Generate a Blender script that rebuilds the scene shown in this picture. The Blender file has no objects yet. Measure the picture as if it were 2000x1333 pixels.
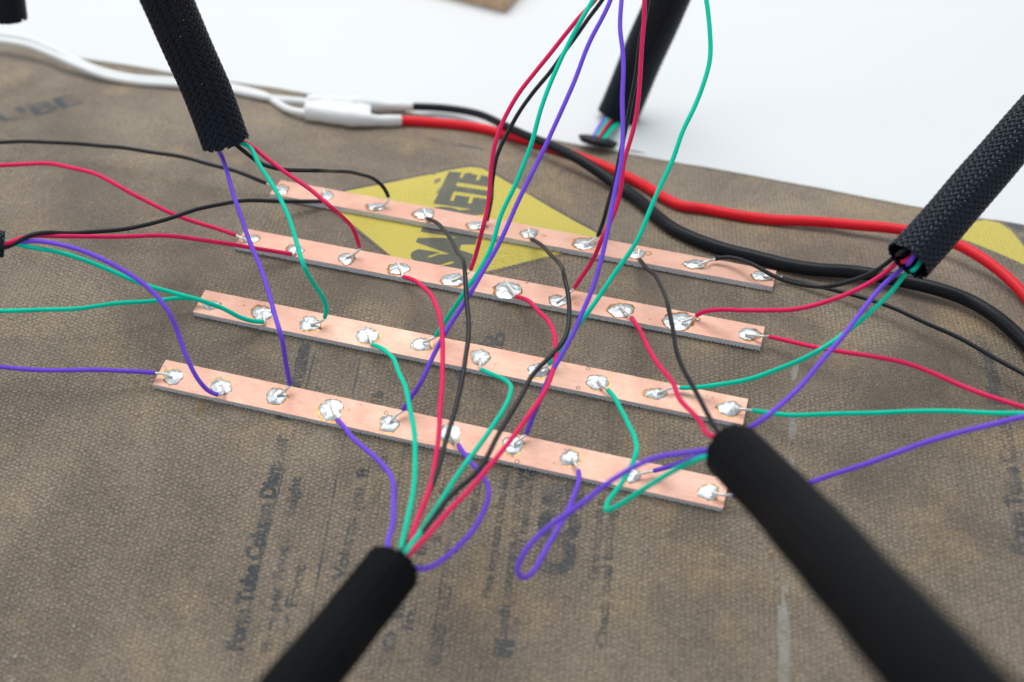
import bpy, bmesh, math, random
from mathutils import Vector, Matrix, Euler, noise
S = 0.001                      # everything below is written in millimetres
scene = bpy.context.scene
col = scene.collection
rnd = random.Random(7)

# ---------------------------------------------------------------- camera
CAM_LOC = Vector((203.414, -261.680, 345.214))
CAM_ROT = Euler((0.75448, 0.00274, 0.27039), 'XYZ')
FPX = 2600.0
cd = bpy.data.cameras.new("camera"); cam = bpy.data.objects.new("camera", cd); col.objects.link(cam)
cam.location = CAM_LOC * S; cam.rotation_euler = CAM_ROT
cd.sensor_width = 36; cd.lens = FPX / 2000 * 36
cd.clip_start = 0.01; cd.clip_end = 50
cd.dof.use_dof = True; cd.dof.focus_distance = 0.474; cd.dof.aperture_fstop = 6.3
scene.camera = cam
# ---------------------------------------------------------------- world and lamps
world = bpy.data.worlds.new("World"); scene.world = world; world.use_nodes = True
bg = world.node_tree.nodes['Background']
bg.inputs[0].default_value = (0.82, 0.91, 0.98, 1); bg.inputs[1].default_value = 0.53

def softbox(name, loc, target, sx, sy, power, colour):
    l = bpy.data.lights.new(name, 'AREA'); l.shape = 'RECTANGLE'; l.size = sx; l.size_y = sy
    l.energy = power; l.color = colour
    o = bpy.data.objects.new(name, l); col.objects.link(o); o.location = loc
    o.rotation_euler = (Vector(target) - Vector(loc)).to_track_quat('-Z', 'Y').to_euler()
    return o
softbox("ceiling_softbox", (-0.15, 0.75, 1.25), (0.1, 0.1, 0), 1.3, 0.9, 14.3, (1.0, 0.985, 0.96))
softbox("side_softbox", (-1.1, -0.1, 0.8), (0.1, 0.05, 0), 0.5, 0.7, 2.5, (1.0, 0.97, 0.94))
scene.view_settings.view_transform = 'Standard'; scene.view_settings.look = 'None'
scene.view_settings.exposure = 0.10; scene.view_settings.gamma = 1.0
scene.cycles.use_denoising = True

# ---------------------------------------------------------------- lens geometry helpers (mm)
RM = CAM_ROT.to_matrix()
def ray(px, py):
    return RM @ Vector(((px - 1000) / FPX, -(py - 666.5) / FPX, -1.0))
def at_depth(px, py, d):
    return CAM_LOC + ray(px, py) * d
def depth_of(p):
    return -(RM.transposed() @ (Vector(p) - CAM_LOC)).z

# ---------------------------------------------------------------- the sheet's arched profile
KN = [(-320, -25.0, 0.0), (-190, -25.0, 0.0), (-105, -20.5, 0.11), (5.5, -4.2, 0.115), (38.4, -0.75, 0.066),
      (74.4, -0.42, -0.070), (108.3, -3.2, -0.145), (187, -21.5, -0.27), (260, -46.0, -0.40)]
def prof(y):
    for (a, za, ma), (b, zb, mb) in zip(KN, KN[1:]):
        if y <= b:
            break
    h = b - a; t = (y - a) / h
    return ((2*t**3 - 3*t*t + 1) * za + (t**3 - 2*t*t + t) * h * ma + (-2*t**3 + 3*t*t) * zb + (t**3 - t*t) * h * mb)
def sm(a, b, x):
    t = min(1, max(0, (x - a) / (b - a))); return t * t * (3 - 2 * t)
def surf(x, y):
    far = sm(116, 145, y); left = sm(-6, -45, x); right = sm(212, 245, x); near = sm(-12, -60, y)
    m = max(far, left * 1.5, right * 0.7, near * 1.0)
    n = noise.noise(Vector((x / 55 + 3.1, y / 38 - 1.7, 0.3))) * 1.7 + noise.noise(Vector((x / 24, y / 30, 5.3))) * 0.5
    n -= 1.3 * (1 - min(1, abs(noise.noise(Vector((x / 60 + y / 130, y / 75 - x / 200, 8.1)))) * 5)) ** 2 * 0.5
    return prof(y) + m * n * (1 - 0.5 * sm(170, 190, y))
def on_surf(px, py, h=0.0):
    d = ray(px, py); lo, hi = 150.0, 900.0
    for _ in range(40):
        k = (lo + hi) / 2; p = CAM_LOC + d * k
        if p.z - surf(p.x, p.y) > h: lo = k
        else: hi = k
    return CAM_LOC + d * lo

# ---------------------------------------------------------------- object helpers
def tag(o, label=None, cat=None, group=None, kind=None):
    if label: o['label'] = label
    if cat: o['category'] = cat
    if group: o['group'] = group
    if kind: o['kind'] = kind
    return o
def empty(name, loc, **kw):
    o = bpy.data.objects.new(name, None); col.objects.link(o); o.location = Vector(loc) * S
    o.empty_display_size = 0.01
    tag(o, **kw); o['_w'] = 1; del o['_w']
    return o
WORLD = {}
def meshobj(name, verts, faces, mat, parent=None, smooth=True, mats=None, fmi=None, **kw):
    """verts in world millimetres; stored relative to the parent's origin"""
    org = Vector((0, 0, 0))
    p = parent
    while p is not None:
        org += p.location; p = p.parent
    me = bpy.data.meshes.new(name)
    me.from_pydata([tuple(Vector(v) * S - org) for v in verts], [], faces)
    for m in (mats or [mat]): me.materials.append(m)
    if smooth: me.polygons.foreach_set('use_smooth', [True] * len(me.polygons))
    if fmi: me.polygons.foreach_set('material_index', fmi)
    me.update()
    o = bpy.data.objects.new(name, me); col.objects.link(o)
    if parent: o.parent = parent
    tag(o, **kw)
    return o

# ---------------------------------------------------------------- materials
class NT:
    def __init__(s, name):
        s.m = bpy.data.materials.new(name); s.m.use_nodes = True
        s.t = s.m.node_tree; s.b = s.t.nodes['Principled BSDF']
    def n(s, ty, **kw):
        x = s.t.nodes.new(ty)
        for k, v in kw.items(): setattr(x, k, v)
        return x
    def put(s, sock, v):
        if isinstance(v, bpy.types.NodeSocket): s.t.links.new(v, sock)
        else: sock.default_value = v
    def math(s, op, a, b=None, c=None, clamp=False):
        x = s.n('ShaderNodeMath', operation=op, use_clamp=clamp); s.put(x.inputs[0], a)
        if b is not None: s.put(x.inputs[1], b)
        if c is not None: s.put(x.inputs[2], c)
        return x.outputs[0]
    def noise(s, vec, scale, detail=2, rough=0.5):
        x = s.n('ShaderNodeTexNoise'); s.put(x.inputs['Vector'], vec); x.inputs['Scale'].default_value = scale
        x.inputs['Detail'].default_value = detail; x.inputs['Roughness'].default_value = rough
        return x.outputs['Fac']
    def ramp(s, v, a, b):
        x = s.n('ShaderNodeMapRange', clamp=True); s.put(x.inputs[0], v)
        x.inputs[1].default_value = a; x.inputs[2].default_value = b
        return x.outputs[0]
    def mix(s, f, a, b):
        x = s.n('ShaderNodeMix', data_type='RGBA'); s.put(x.inputs[0], f)
        s.put(x.inputs[6], a if isinstance(a, bpy.types.NodeSocket) else (*a, 1))
        s.put(x.inputs[7], b if isinstance(b, bpy.types.NodeSocket) else (*b, 1))
        return x.outputs[2]
    def bump(s, h, dist, strength=1.0):
        x = s.n('ShaderNodeBump'); x.inputs['Distance'].default_value = dist; x.inputs['Strength'].default_value = strength
        s.put(x.inputs['Height'], h); s.t.links.new(x.outputs[0], s.b.inputs['Normal'])
    def mapping(s, vec, scale=(1, 1, 1), rot=(0, 0, 0)):
        x = s.n('ShaderNodeMapping'); s.put(x.inputs[0], vec)
        x.inputs['Scale'].default_value = scale; x.inputs['Rotation'].default_value = rot
        return x.outputs[0]

def simple(name, c, rough, metal=0.0, spec=0.5, bump=0.0, bscale=900, var=0.12):
    n = NT(name); co = n.n('ShaderNodeTexCoord').outputs['Object']
    f = n.noise(co, bscale * 0.2, 3)
    n.put(n.b.inputs['Base Color'], n.mix(n.ramp(f, 0.3, 0.7), tuple(v * (1 - var) for v in c), tuple(min(1, v * (1 + var)) for v in c)))
    n.b.inputs['Roughness'].default_value = rough; n.b.inputs['Metallic'].default_value = metal
    n.b.inputs['Specular IOR Level'].default_value = spec
    if bump: n.bump(n.noise(co, bscale, 4, 0.6), bump)
    return n.m

def sheet_material(name, ink=None, wear=0.5):
    n = NT(name); pos = n.n('ShaderNodeNewGeometry').outputs['Position']
    mm = n.mapping(pos, (1000, 1000, 1000))
    rot = n.mapping(mm, rot=(0, 0, math.radians(-10)))
    wob = n.n('ShaderNodeVectorMath', operation='ADD')
    nz = n.n('ShaderNodeTexNoise'); n.put(nz.inputs['Vector'], mm); nz.inputs['Scale'].default_value = 0.42; nz.inputs['Detail'].default_value = 2
    sc = n.n('ShaderNodeVectorMath', operation='SCALE'); n.put(sc.inputs[0], nz.outputs['Color']); sc.inputs['Scale'].default_value = 1.9
    n.put(wob.inputs[0], rot); n.put(wob.inputs[1], sc.outputs[0])
    sep = n.n('ShaderNodeSeparateXYZ'); n.put(sep.inputs[0], wob.outputs[0])
    u, v = sep.outputs[0], sep.outputs[1]
    pu, pv = 1.7, 1.5
    au = n.math('DIVIDE', u, pu)
    row = n.math('FLOOR', au)
    odd = n.math('MULTIPLY', n.math('MODULO', n.math('ABSOLUTE', row), 2.0), 0.5)
    av = n.math('ADD', n.math('DIVIDE', v, pv), odd)
    hu = n.math('ABSOLUTE', n.math('SINE', n.math('MULTIPLY', au, math.pi)))
    hv = n.math('ABSOLUTE', n.math('SINE', n.math('MULTIPLY', av, math.pi)))
    weave = n.math('MULTIPLY', n.math('ADD', 0.25, n.math('MULTIPLY', hu, 0.75)), n.math('ADD', 0.12, n.math('MULTIPLY', hv, 0.88)))
    weave = n.math('MULTIPLY', weave, n.math('MULTIPLY', 1.9, n.ramp(n.noise(mm, 0.7, 3), 0.25, 0.75)))
    fine = n.noise(mm, 1.8, 4, 0.75)
    mid = n.noise(mm, 0.42, 3, 0.6)
    # how strongly the cloth shows through the coating differs from place to place
    amt = n.ramp(n.noise(mm, 0.018, 3), 0.42, 0.60)
    sy = n.n('ShaderNodeSeparateXYZ'); n.put(sy.inputs[0], mm)
    band = n.math('SUBTRACT', 1.0, n.math('MULTIPLY', n.ramp(sy.outputs[1], 0.0, 40.0), n.ramp(sy.outputs[1], 165.0, 120.0)))
    amt = n.math('MAXIMUM', n.math('MULTIPLY', amt, 0.7), n.math('MULTIPLY', band, 0.70))
    amt = n.math('ADD', 0.12, n.math('MULTIPLY', amt, 0.88))
    hgt = n.math('ADD', n.math('MULTIPLY', n.math('MULTIPLY', weave, amt), 1.0), n.math('ADD', n.math('MULTIPLY', fine, 0.85), n.math('MULTIPLY', mid, 0.7)))
    n.bump(hgt, 0.00055, 1.0)
    c1, c2 = (0.235, 0.172, 0.115), (0.400, 0.308, 0.212)
    base = n.mix(n.ramp(n.noise(mm, 0.024, 5, 0.62), 0.36, 0.64), c1, c2)
    base = n.mix(n.math('MULTIPLY', n.ramp(n.noise(mm, 0.031, 5, 0.62), 0.53, 0.70), 0.7), base, (0.56, 0.385, 0.20))
    smk = n.ramp(n.noise(n.mapping(mm, (0.7, 1, 1), (0, 0, 0.5)), 0.013, 5, 0.6), 0.56, 0.74)
    base = n.mix(n.math('MULTIPLY', smk, 0.45), base, (0.150, 0.115, 0.095))
    # grain of the coated fibres: worn, paler threads; weave gaps darkened in the colour for relief
    gr = n.math('ADD', n.math('MULTIPLY', fine, 0.75), n.math('MULTIPLY', n.math('MULTIPLY', weave, amt), 0.25))
    base = n.mix(n.math('MULTIPLY', n.ramp(gr, 0.46, 0.74), 0.75), base, (0.52, 0.46, 0.37))
    base = n.mix(n.math('MULTIPLY', n.ramp(gr, 0.50, 0.30), 0.85), base, (0.060, 0.047, 0.037))
    specks = n.ramp(n.noise(mm, 0.75, 1), 0.765, 0.80)
    base = n.mix(n.math('MULTIPLY', specks, 0.8), base, (0.50, 0.48, 0.42))
    if ink:
        cov = n.math('ADD', n.math('MULTIPLY', fine, 0.55), n.math('MULTIPLY', n.noise(mm, 0.09, 3), 0.45))
        cov = n.math('MULTIPLY', n.ramp(cov, wear, wear - 0.14), 0.93)
        inkc = n.mix(n.ramp(gr, 0.45, 0.85), tuple(k * 0.88 for k in ink), tuple(min(1, k * 1.35) for k in ink))
        base = n.mix(cov, base, inkc)
    n.put(n.b.inputs['Base Color'], base)
    n.put(n.b.inputs['Roughness'], n.math('ADD', 0.42, n.math('MULTIPLY', fine, 0.22)))
    n.b.inputs['Specular IOR Level'].default_value = 0.75
    return n.m

def copper_material():
    n = NT('copper_foil'); co = n.n('ShaderNodeNewGeometry').outputs['Position']
    mm = n.mapping(co, (1000, 1000, 1000))
    br = n.noise(n.mapping(mm, (0.25, 3.0, 1), (0, 0, 0.3)), 1.1, 3)
    st = n.noise(mm, 0.07, 4, 0.6)
    base = n.mix(n.ramp(st, 0.35, 0.70), (0.87, 0.56, 0.44), (0.78, 0.43, 0.33))
    tint = n.ramp(n.noise(n.mapping(mm, (0.5, 1, 1)), 0.22, 4, 0.6), 0.54, 0.72)
    base = n.mix(n.math('MULTIPLY', tint, 0.35), base, (0.62, 0.34, 0.25))
    base = n.mix(n.math('MULTIPLY', n.ramp(br, 0.55, 0.75), 0.25), base, (0.60, 0.36, 0.28))
    spot = n.ramp(n.noise(mm, 0.55, 2), 0.735, 0.775)
    base = n.mix(n.math('MULTIPLY', spot, 0.7), base, (0.32, 0.17, 0.11))
    n.put(n.b.inputs['Base Color'], base); n.b.inputs['Metallic'].default_value = 0.68
    n.put(n.b.inputs['Roughness'], n.math('ADD', 0.46, n.math('MULTIPLY', br, 0.2)))
    n.bump(n.math('ADD', n.math('MULTIPLY', br, 1.6), n.noise(mm, 0.9, 3)), 0.00007, 0.9)
    return n.m

def solder_material():
    n = NT('solder'); co = n.n('ShaderNodeNewGeometry').outputs['Position']
    mm = n.mapping(co, (1000, 1000, 1000))
    a = n.noise(mm, 0.55, 3, 0.55); b = n.noise(mm, 2.4, 3)
    n.put(n.b.inputs['Base Color'], n.mix(n.ramp(a, 0.34, 0.56), (0.52, 0.55, 0.57), (0.74, 0.77, 0.78)))
    n.b.inputs['Metallic'].default_value = 0.80
    n.put(n.b.inputs['Roughness'], n.math('ADD', 0.26, n.math('MULTIPLY', a, 0.25)))
    vor = n.n('ShaderNodeTexVoronoi'); n.put(vor.inputs['Vector'], mm); vor.inputs['Scale'].default_value = 0.42
    n.bump(n.math('ADD', n.math('MULTIPLY', a, 1.3), n.math('MULTIPLY', vor.outputs['Distance'], 0.8)), 0.00022, 0.8)
    return n.m

def board_material():
    n = NT('board_core'); co = n.n('ShaderNodeNewGeometry').outputs['Position']
    mm = n.mapping(co, (1000, 1000, 1000))
    f = n.noise(n.mapping(mm, (1.6, 1.6, 5)), 1.4, 4, 0.7)
    n.put(n.b.inputs['Base Color'], n.mix(n.ramp(f, 0.34, 0.56), (0.36, 0.36, 0.37), (0.90, 0.90, 0.91)))
    n.b.inputs['Roughness'].default_value = 0.75
    n.bump(f, 0.0003)
    return n.m

M_SHEET = sheet_material('coated_sheet')
M_INK = sheet_material('worn_blue_black_ink', (0.045, 0.060, 0.075), 0.61)
M_INKF = sheet_material('faded_blue_black_ink', (0.060, 0.074, 0.088), 0.585)
M_INKD = sheet_material('dark_logo_ink', (0.15, 0.16, 0.12), 0.66)
M_YEL = sheet_material('yellow_ink', (0.90, 0.73, 0.115), 0.95)
M_EDGE = simple('cut_paper_edge', (0.42, 0.36, 0.25), 0.8, bump=0.0002)
M_COP = copper_material(); M_SOL = solder_material(); M_BOARD = board_material()
M_FLUX = simple('flux_residue', (0.62, 0.30, 0.10), 0.2, metal=0.3, var=0.5, bscale=4000)
M_FLUXD = simple('burnt_flux', (0.20, 0.10, 0.045), 0.22, var=0.5, bscale=4000)
M_TIN = simple('tinned_copper', (0.86, 0.84, 0.78), 0.35, metal=0.45, bump=0.00008, bscale=2500)
M_WIRE = {'black': simple('black_insulation', (0.012, 0.014, 0.018), 0.34, spec=0.32, bump=0.00002),
          'red': simple('red_insulation', (0.86, 0.020, 0.125), 0.45, spec=0.18, bump=0.00002, var=0.06),
          'green': simple('green_insulation', (0.0, 0.66, 0.43), 0.45, spec=0.15, bump=0.00002, var=0.06),
          'purple': simple('purple_insulation', (0.20, 0.085, 0.76), 0.45, spec=0.18, bump=0.00002, var=0.06)}
M_CABR = simple('red_cable_jacket', (0.84, 0.010, 0.025), 0.42, spec=0.3, bump=0.00004, bscale=500, var=0.06)
M_CABK = simple('black_cable_jacket', (0.006, 0.008, 0.011), 0.38, spec=0.24, bump=0.00008, bscale=700)
M_WHITE = simple('white_plastic', (0.90, 0.91, 0.91), 0.42, bump=0.00005, bscale=500, var=0.03)
M_SHRINK = simple('white_heat_shrink', (0.91, 0.92, 0.92), 0.5, bump=0.0004, bscale=160, var=0.03)
M_BRAID = simple('black_braid_monofilament', (0.0055, 0.0100, 0.0190), 0.17, spec=0.22, bump=0.00006, bscale=3500, var=0.3)
M_BRAID_DARKENED = simple('black_braid_darkened', (0.0035, 0.0050, 0.0065), 0.40, spec=0.05, bump=0.00008, bscale=3500, var=0.3)  # same braid, darkened and dulled to take lamp sheen off the near sleeves
M_TABLE = simple('white_table_top', (0.80, 0.815, 0.825), 0.55, var=0.01, bscale=40)
M_FOAM = simple('black_rubber', (0.015, 0.016, 0.02), 0.6)
M_DUST = simple('pale_dust', (0.62, 0.60, 0.54), 0.6)

# ---------------------------------------------------------------- the table
TZ = -27.0
T = 2600
meshobj('table_top', [(-T, -T, TZ), (T, -T, TZ), (T, T, TZ), (-T, T, TZ), (-T, -T, TZ - 30), (T, -T, TZ - 30), (T, T, TZ - 30), (-T, T, TZ - 30)],
        [(0, 1, 2, 3), (7, 6, 5, 4), (0, 4, 5, 1), (1, 5, 6, 2), (2, 6, 7, 3), (3, 7, 4, 0)], M_TABLE, smooth=False, kind='structure')

# ---------------------------------------------------------------- the printed sheet
EDGE_PX = [(-250, 40), (0, 80), (150, 113), (340, 143), (600, 183), (860, 232), (1150, 287), (1480, 345), (1790, 404), (2000, 440), (2300, 492)]
EDGE = [on_surf(*p) for p in EDGE_PX]
def edge_y(x):
    if x <= EDGE[0].x: return EDGE[0].y
    for a, b in zip(EDGE, EDGE[1:]):
        if x <= b.x:
            return a.y + (b.y - a.y) * (x - a.x) / (b.x - a.x)
    return EDGE[-1].y
sheet = empty('printed_sheet', (100, 40, -2), label='brown coated cloth-like sheet with worn print, lying arched on the white table', cat='sheet')
def build_sheet():
    nx, ny = 240, 130; x0, x1, y0 = -330, 480, -215
    V = []; F = []; mi = []
    for i in range(nx + 1):
        x = x0 + (x1 - x0) * i / nx; ye = edge_y(x) + noise.noise(Vector((x / 9, 0, 2))) * 0.25
        for j in range(ny + 1):
            y = y0 + (ye - y0) * j / ny
            V.append((x, y, surf(x, y)))
    N = len(V)
    for (x, y, z) in V[:N]: V.append((x, y, z - 1.3))
    for i in range(nx):
        for j in range(ny):
            a = i * (ny + 1) + j; b = a + ny + 1
            F.append((a, b, b + 1, a + 1)); mi.append(0)
            F.append((N + a, N + a + 1, N + b + 1, N + b)); mi.append(0)
    for i in range(nx):
        for j in (0, ny):
            a = i * (ny + 1) + j; b = a + ny + 1
            F.append((a, b, N + b, N + a) if j == 0 else (b, a, N + a, N + b)); mi.append(1)
    for j in range(ny):
        for i in (0, nx):
            a = i * (ny + 1) + j; b = a + 1
            F.append((b, a, N + a, N + b) if i == 0 else (a, b, N + b, N + a)); mi.append(1)
    o = meshobj('sheet_body', V, F, None, sheet, mats=[M_SHEET, M_EDGE], fmi=mi)
    # keep the rim crisp
    for p in o.data.polygons:
        if p.material_index == 1: p.use_smooth = False
build_sheet()

def drape(bm, name, mat, lift, step=3.0, **kw):
    """bm in world mm, flat; cut into a grid, laid on the sheet"""
    bmesh.ops.triangulate(bm, faces=bm.faces[:])
    xs = [v.co.x for v in bm.verts]; ys = [v.co.y for v in bm.verts]
    for lo, hi, axis in ((min(xs), max(xs), Vector((1, 0, 0))), (min(ys), max(ys), Vector((0, 1, 0)))):
        k = math.ceil(lo / step) * step
        while k < hi:
            bmesh.ops.bisect_plane(bm, geom=bm.verts[:] + bm.edges[:] + bm.faces[:], plane_co=axis * k, plane_no=axis, dist=1e-5)
            k += step
    bm.verts.index_update()
    V = [(v.co.x, v.co.y, surf(v.co.x, v.co.y) + lift) for v in bm.verts]
    F = []
    for f in bm.faces:
        ids = [v.index for v in f.verts]
        if f.normal.z < 0: ids.reverse()
        F.append(ids)
    bm.free()
    return meshobj(name, V, F, mat, sheet, **kw)

def text_bm(s, cap, length=None, bold=0.0, spacing=1.0):
    cu = bpy.data.curves.new('t', 'FONT'); cu.body = s; cu.size = 1.0; cu.offset = bold; cu.space_character = spacing
    cu.resolution_u = 3; cu.fill_mode = 'FRONT'
    ob = bpy.data.objects.new('t', cu); col.objects.link(ob)
    dg = bpy.context.evaluated_depsgraph_get(); dg.update()
    me = bpy.data.meshes.new_from_object(ob.evaluated_get(dg))
    bpy.data.objects.remove(ob); bpy.data.curves.remove(cu)
    bm = bmesh.new(); bm.from_mesh(me); bpy.data.meshes.remove(me)
    bmesh.ops.remove_doubles(bm, verts=bm.verts[:], dist=1e-5)
    xs = [v.co.x for v in bm.verts]
    w = max(xs) - min(xs); x0 = min(xs)
    ky = cap / 0.72; kx = (length / w) if length else ky
    for v in bm.verts: v.co = Vector(((v.co.x - x0) * kx, v.co.y * ky, 0))
    return bm
def place(bm, x, y, ang, warp=None):
    c, s = math.cos(ang), math.sin(ang)
    for v in bm.verts:
        p = warp(v.co) if warp else v.co
        v.co = Vector((x + p.x * c - p.y * s, y + p.x * s + p.y * c, 0))
    return bm
def rects_bm(rs):
    bm = bmesh.new()
    for (u0, v0, u1, v1) in rs:
        bm.faces.new([bm.verts.new((a, b, 0)) for a, b in ((u0, v0), (u1, v0), (u1, v1), (u0, v1))])
    return bm
A0 = math.radians(100)
def line(s, px0, px1, cap, mat=M_INKF, bold=0.03, lift=0.07, name='printed_line', **kw):
    a = on_surf(*px0); b = on_surf(*px1)
    ang = math.atan2(b.y - a.y, b.x - a.x); L = math.hypot(b.x - a.x, b.y - a.y)
    drape(place(text_bm(s, cap, L, bold), a.x, a.y, ang), name, mat, lift, **kw)
def rule(px0, px1, w=0.7, mat=M_INKF):
    a = on_surf(*px0); b = on_surf(*px1)
    ang = math.atan2(b.y - a.y, b.x - a.x); L = math.hypot(b.x - a.x, b.y - a.y)
    drape(place(rects_bm([(0, -w / 2, L, w / 2)]), a.x, a.y, ang), 'printed_rule', mat, 0.06)

# column heading and table text, reading away from the viewer
line('Form Tube Column Diameter', (472, 1272), (563, 850), 5.3, M_INK, 0.055)
line('Range', (569, 822), (606, 672), 5.3, M_INK, 0.055)
rule((480, 1215), (616, 690), 0.6)
line('Bags per Foot of Height', (530, 1272), (588, 932), 3.6)
line('per Foot', (560, 1262), (598, 1105), 3.9)
line('80 lb', (614, 850), (626, 755), 3.6)
rule((603, 1225), (703, 700), 0.75)
line('Volume (cu. ft.)', (672, 1135), (726, 895), 4.3)
line('60 lb', (738, 985), (758, 890), 3.2)
line('50 lb', (741, 800), (748, 765), 3.6)
rule((832, 1320), (893, 960), 0.65)
rule((768, 1000), (792, 870), 0.5)
line('10 in.', (762, 1305), (800, 1140), 4.0)
line('12 in.  14 in.', (795, 1295), (838, 1040), 3.6)
line('0.55  0.79  1.07', (858, 1300), (905, 1010), 4.0)
line('16 in.', (860, 1060), (885, 900), 3.2)
line('Place form tube on firm level base', (958, 1170), (1003, 880), 3.2)
line('Fill with concrete in even layers', (986, 1285), (1030, 890), 3.6)
line('and remove form', (1020, 1100), (1052, 885), 3.2)
line('after curing', (925, 1030), (948, 905), 3.2)
line('in.', (1000, 1285), (1010, 1205), 4.6)
line('COB', (1113, 1128), (1138, 945), 12.0, M_INKF, 0.07)
line('Cut to length with saw', (1166, 1135), (1182, 960), 3.0)
line('Check local building code', (1185, 1265), (1207, 930), 3.4)
line('Form Tube Column', (2010, 1086), (1966, 800), 5.3, M_INKF, 0.055)
line('Diameter', (1962, 790), (1926, 655), 5.3, M_INKF, 0.055)
line('6  8  10', (906, 745), (928, 600), 3.4)
line('lb', (958, 690), (966, 655), 5.0)
line('lb', (978, 690), (988, 650), 5.0)

def diamond(dx, dy, full=True):
    c = [Vector((q.x, q.y)) for q in (on_surf(932, 325), on_surf(622, 386), on_surf(836, 560), on_surf(1196, 474))]
    mid = sum(c, Vector((0, 0))) / 4
    def rounded(k):
        P = []
        for i in range(4):
            a, b, d = c[i - 1], c[i], c[(i + 1) % 4]
            for t in (0.08, 0.04, 0.0):
                q = b.lerp(a, t) if t else b.lerp(a, 0.02).lerp(d, 0.02)
                P.append(q)
            for t in (0.05, 0.10): P.append(b.lerp(d, t))
        return [mid + (p - mid) * k for p in P]
    def poly(P):
        bm = bmesh.new(); bm.faces.new([bm.verts.new((p.x, p.y, 0)) for p in P]); return bm
    o = drape(poly(rounded(1.0)), 'yellow_diamond', M_YEL, 0.06)
    R0, R1 = rounded(1.025), rounded(1.045)
    bm = bmesh.new(); n = len(R0)
    va = [bm.verts.new((p.x, p.y, 0)) for p in R0]; vb = [bm.verts.new((p.x, p.y, 0)) for p in R1]
    for i in range(n): bm.faces.new((va[i], va[(i + 1) % n], vb[(i + 1) % n], vb[i]))
    drape(bm, 'diamond_border', M_INK, 0.06)
    Q = [on_surf(*q) for q in ((917, 533), (966, 347), (796, 512), (876, 335))]   # start and end of the baseline, then of the letter tops
    bm = text_bm('SAKRETE', 1.0, 1.0, 0.075, 1.0)
    vmax = max(v.co.y for v in bm.verts); vmin = min(v.co.y for v in bm.verts)
    for v in bm.verts:
        u, w = v.co.x, (v.co.y - vmin) / (vmax - vmin)
        lo = Q[0].lerp(Q[1], u); hi = Q[2].lerp(Q[3], u); p = lo.lerp(hi, w); v.co = Vector((p.x, p.y, 0))
    drape(bm, 'logo_lettering', M_INKD, 0.11)
    bm = bmesh.new(); bmesh.ops.create_circle(bm, cap_ends=True, segments=12, radius=1.3)
    q = on_surf(917, 341)
    for v in bm.verts: v.co = v.co + Vector((q.x + dx, q.y + dy, 0))
    drape(bm, 'logo_dot', M_INKF, 0.11)
diamond(0, 0)
def side_mark():
    bm = bmesh.new()
    P = [on_surf(*p) for p in ((1835, 452), (1880, 437), (1925, 430), (1952, 436), (1976, 453), (2000, 482), (2030, 530), (1997, 516), (1900, 475))]
    bm.faces.new([bm.verts.new((p.x, p.y, 0)) for p in P]); drape(bm, 'yellow_diamond', M_YEL, 0.06)
    bm = bmesh.new()
    P = [on_surf(*p) for p in ((1940, 429), (2010, 441), (2060, 452), (2060, 560), (2036, 535), (2003, 478), (1978, 449), (1955, 433))]
    bm.faces.new([bm.verts.new((p.x, p.y, 0)) for p in P]); drape(bm, 'diamond_border', M_INKF, 0.06)
side_mark()
q = on_surf(-60, 232)
drape(place(text_bm('TUBE', 11, 50, 0.03), q.x + 4, q.y - 8, math.radians(52)), 'printed_line', M_INK, 0.07)

def blotch(px, py, w, h, mat, name, seed, ang=0, **kw):
    c = on_surf(px, py); r = random.Random(seed); bm = bmesh.new(); vs = []
    for k in range(26):
        t = k / 26 * 2 * math.pi; rr = 1 + r.uniform(-0.28, 0.2)
        x, y = math.cos(t) * w / 2 * rr, math.sin(t) * h / 2 * rr
        vs.append(bm.verts.new((c.x + x * math.cos(ang) - y * math.sin(ang), c.y + x * math.sin(ang) + y * math.cos(ang), 0)))
    bm.faces.new(vs); return drape(bm, name, mat, 0.05, **kw)
M_CHALK = sheet_material('chalky_scuff', (0.50, 0.48, 0.43), 0.60)
M_CHALK2 = sheet_material('faint_chalky_scuff', (0.46, 0.44, 0.40), 0.60)
M_STAIN = sheet_material('amber_stain', (0.30, 0.19, 0.085), 0.75)
blotch(1531, 1272, 3.8, 40, M_CHALK, 'chalk_streak', 1, math.radians(10))
blotch(1548, 835, 2.6, 12, M_CHALK2, 'chalk_streak', 2, math.radians(10))
blotch(1545, 925, 2.6, 16, M_CHALK2, 'chalk_streak', 3, math.radians(8))
blotch(1533, 1146, 2.6, 4.6, M_CHALK, 'chalk_streak', 4, math.radians(10))
blotch(1552, 725, 2.4, 9, M_CHALK2, 'chalk_streak', 5)
blotch(393, 795, 2.7, 4.6, M_STAIN, 'amber_spot', 6)
blotch(1508, 1087, 2.0, 3.0, M_STAIN, 'amber_spot', 7)

blotch(895, 284, 24, 2.2, M_INKF, 'smudge', 8, 0.05)
blotch(850, 272, 9, 1.8, M_INKF, 'smudge', 9, 0.2)
blotch(1238, 296, 10, 1.6, M_INKF, 'smudge', 10, 0.0)

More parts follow.
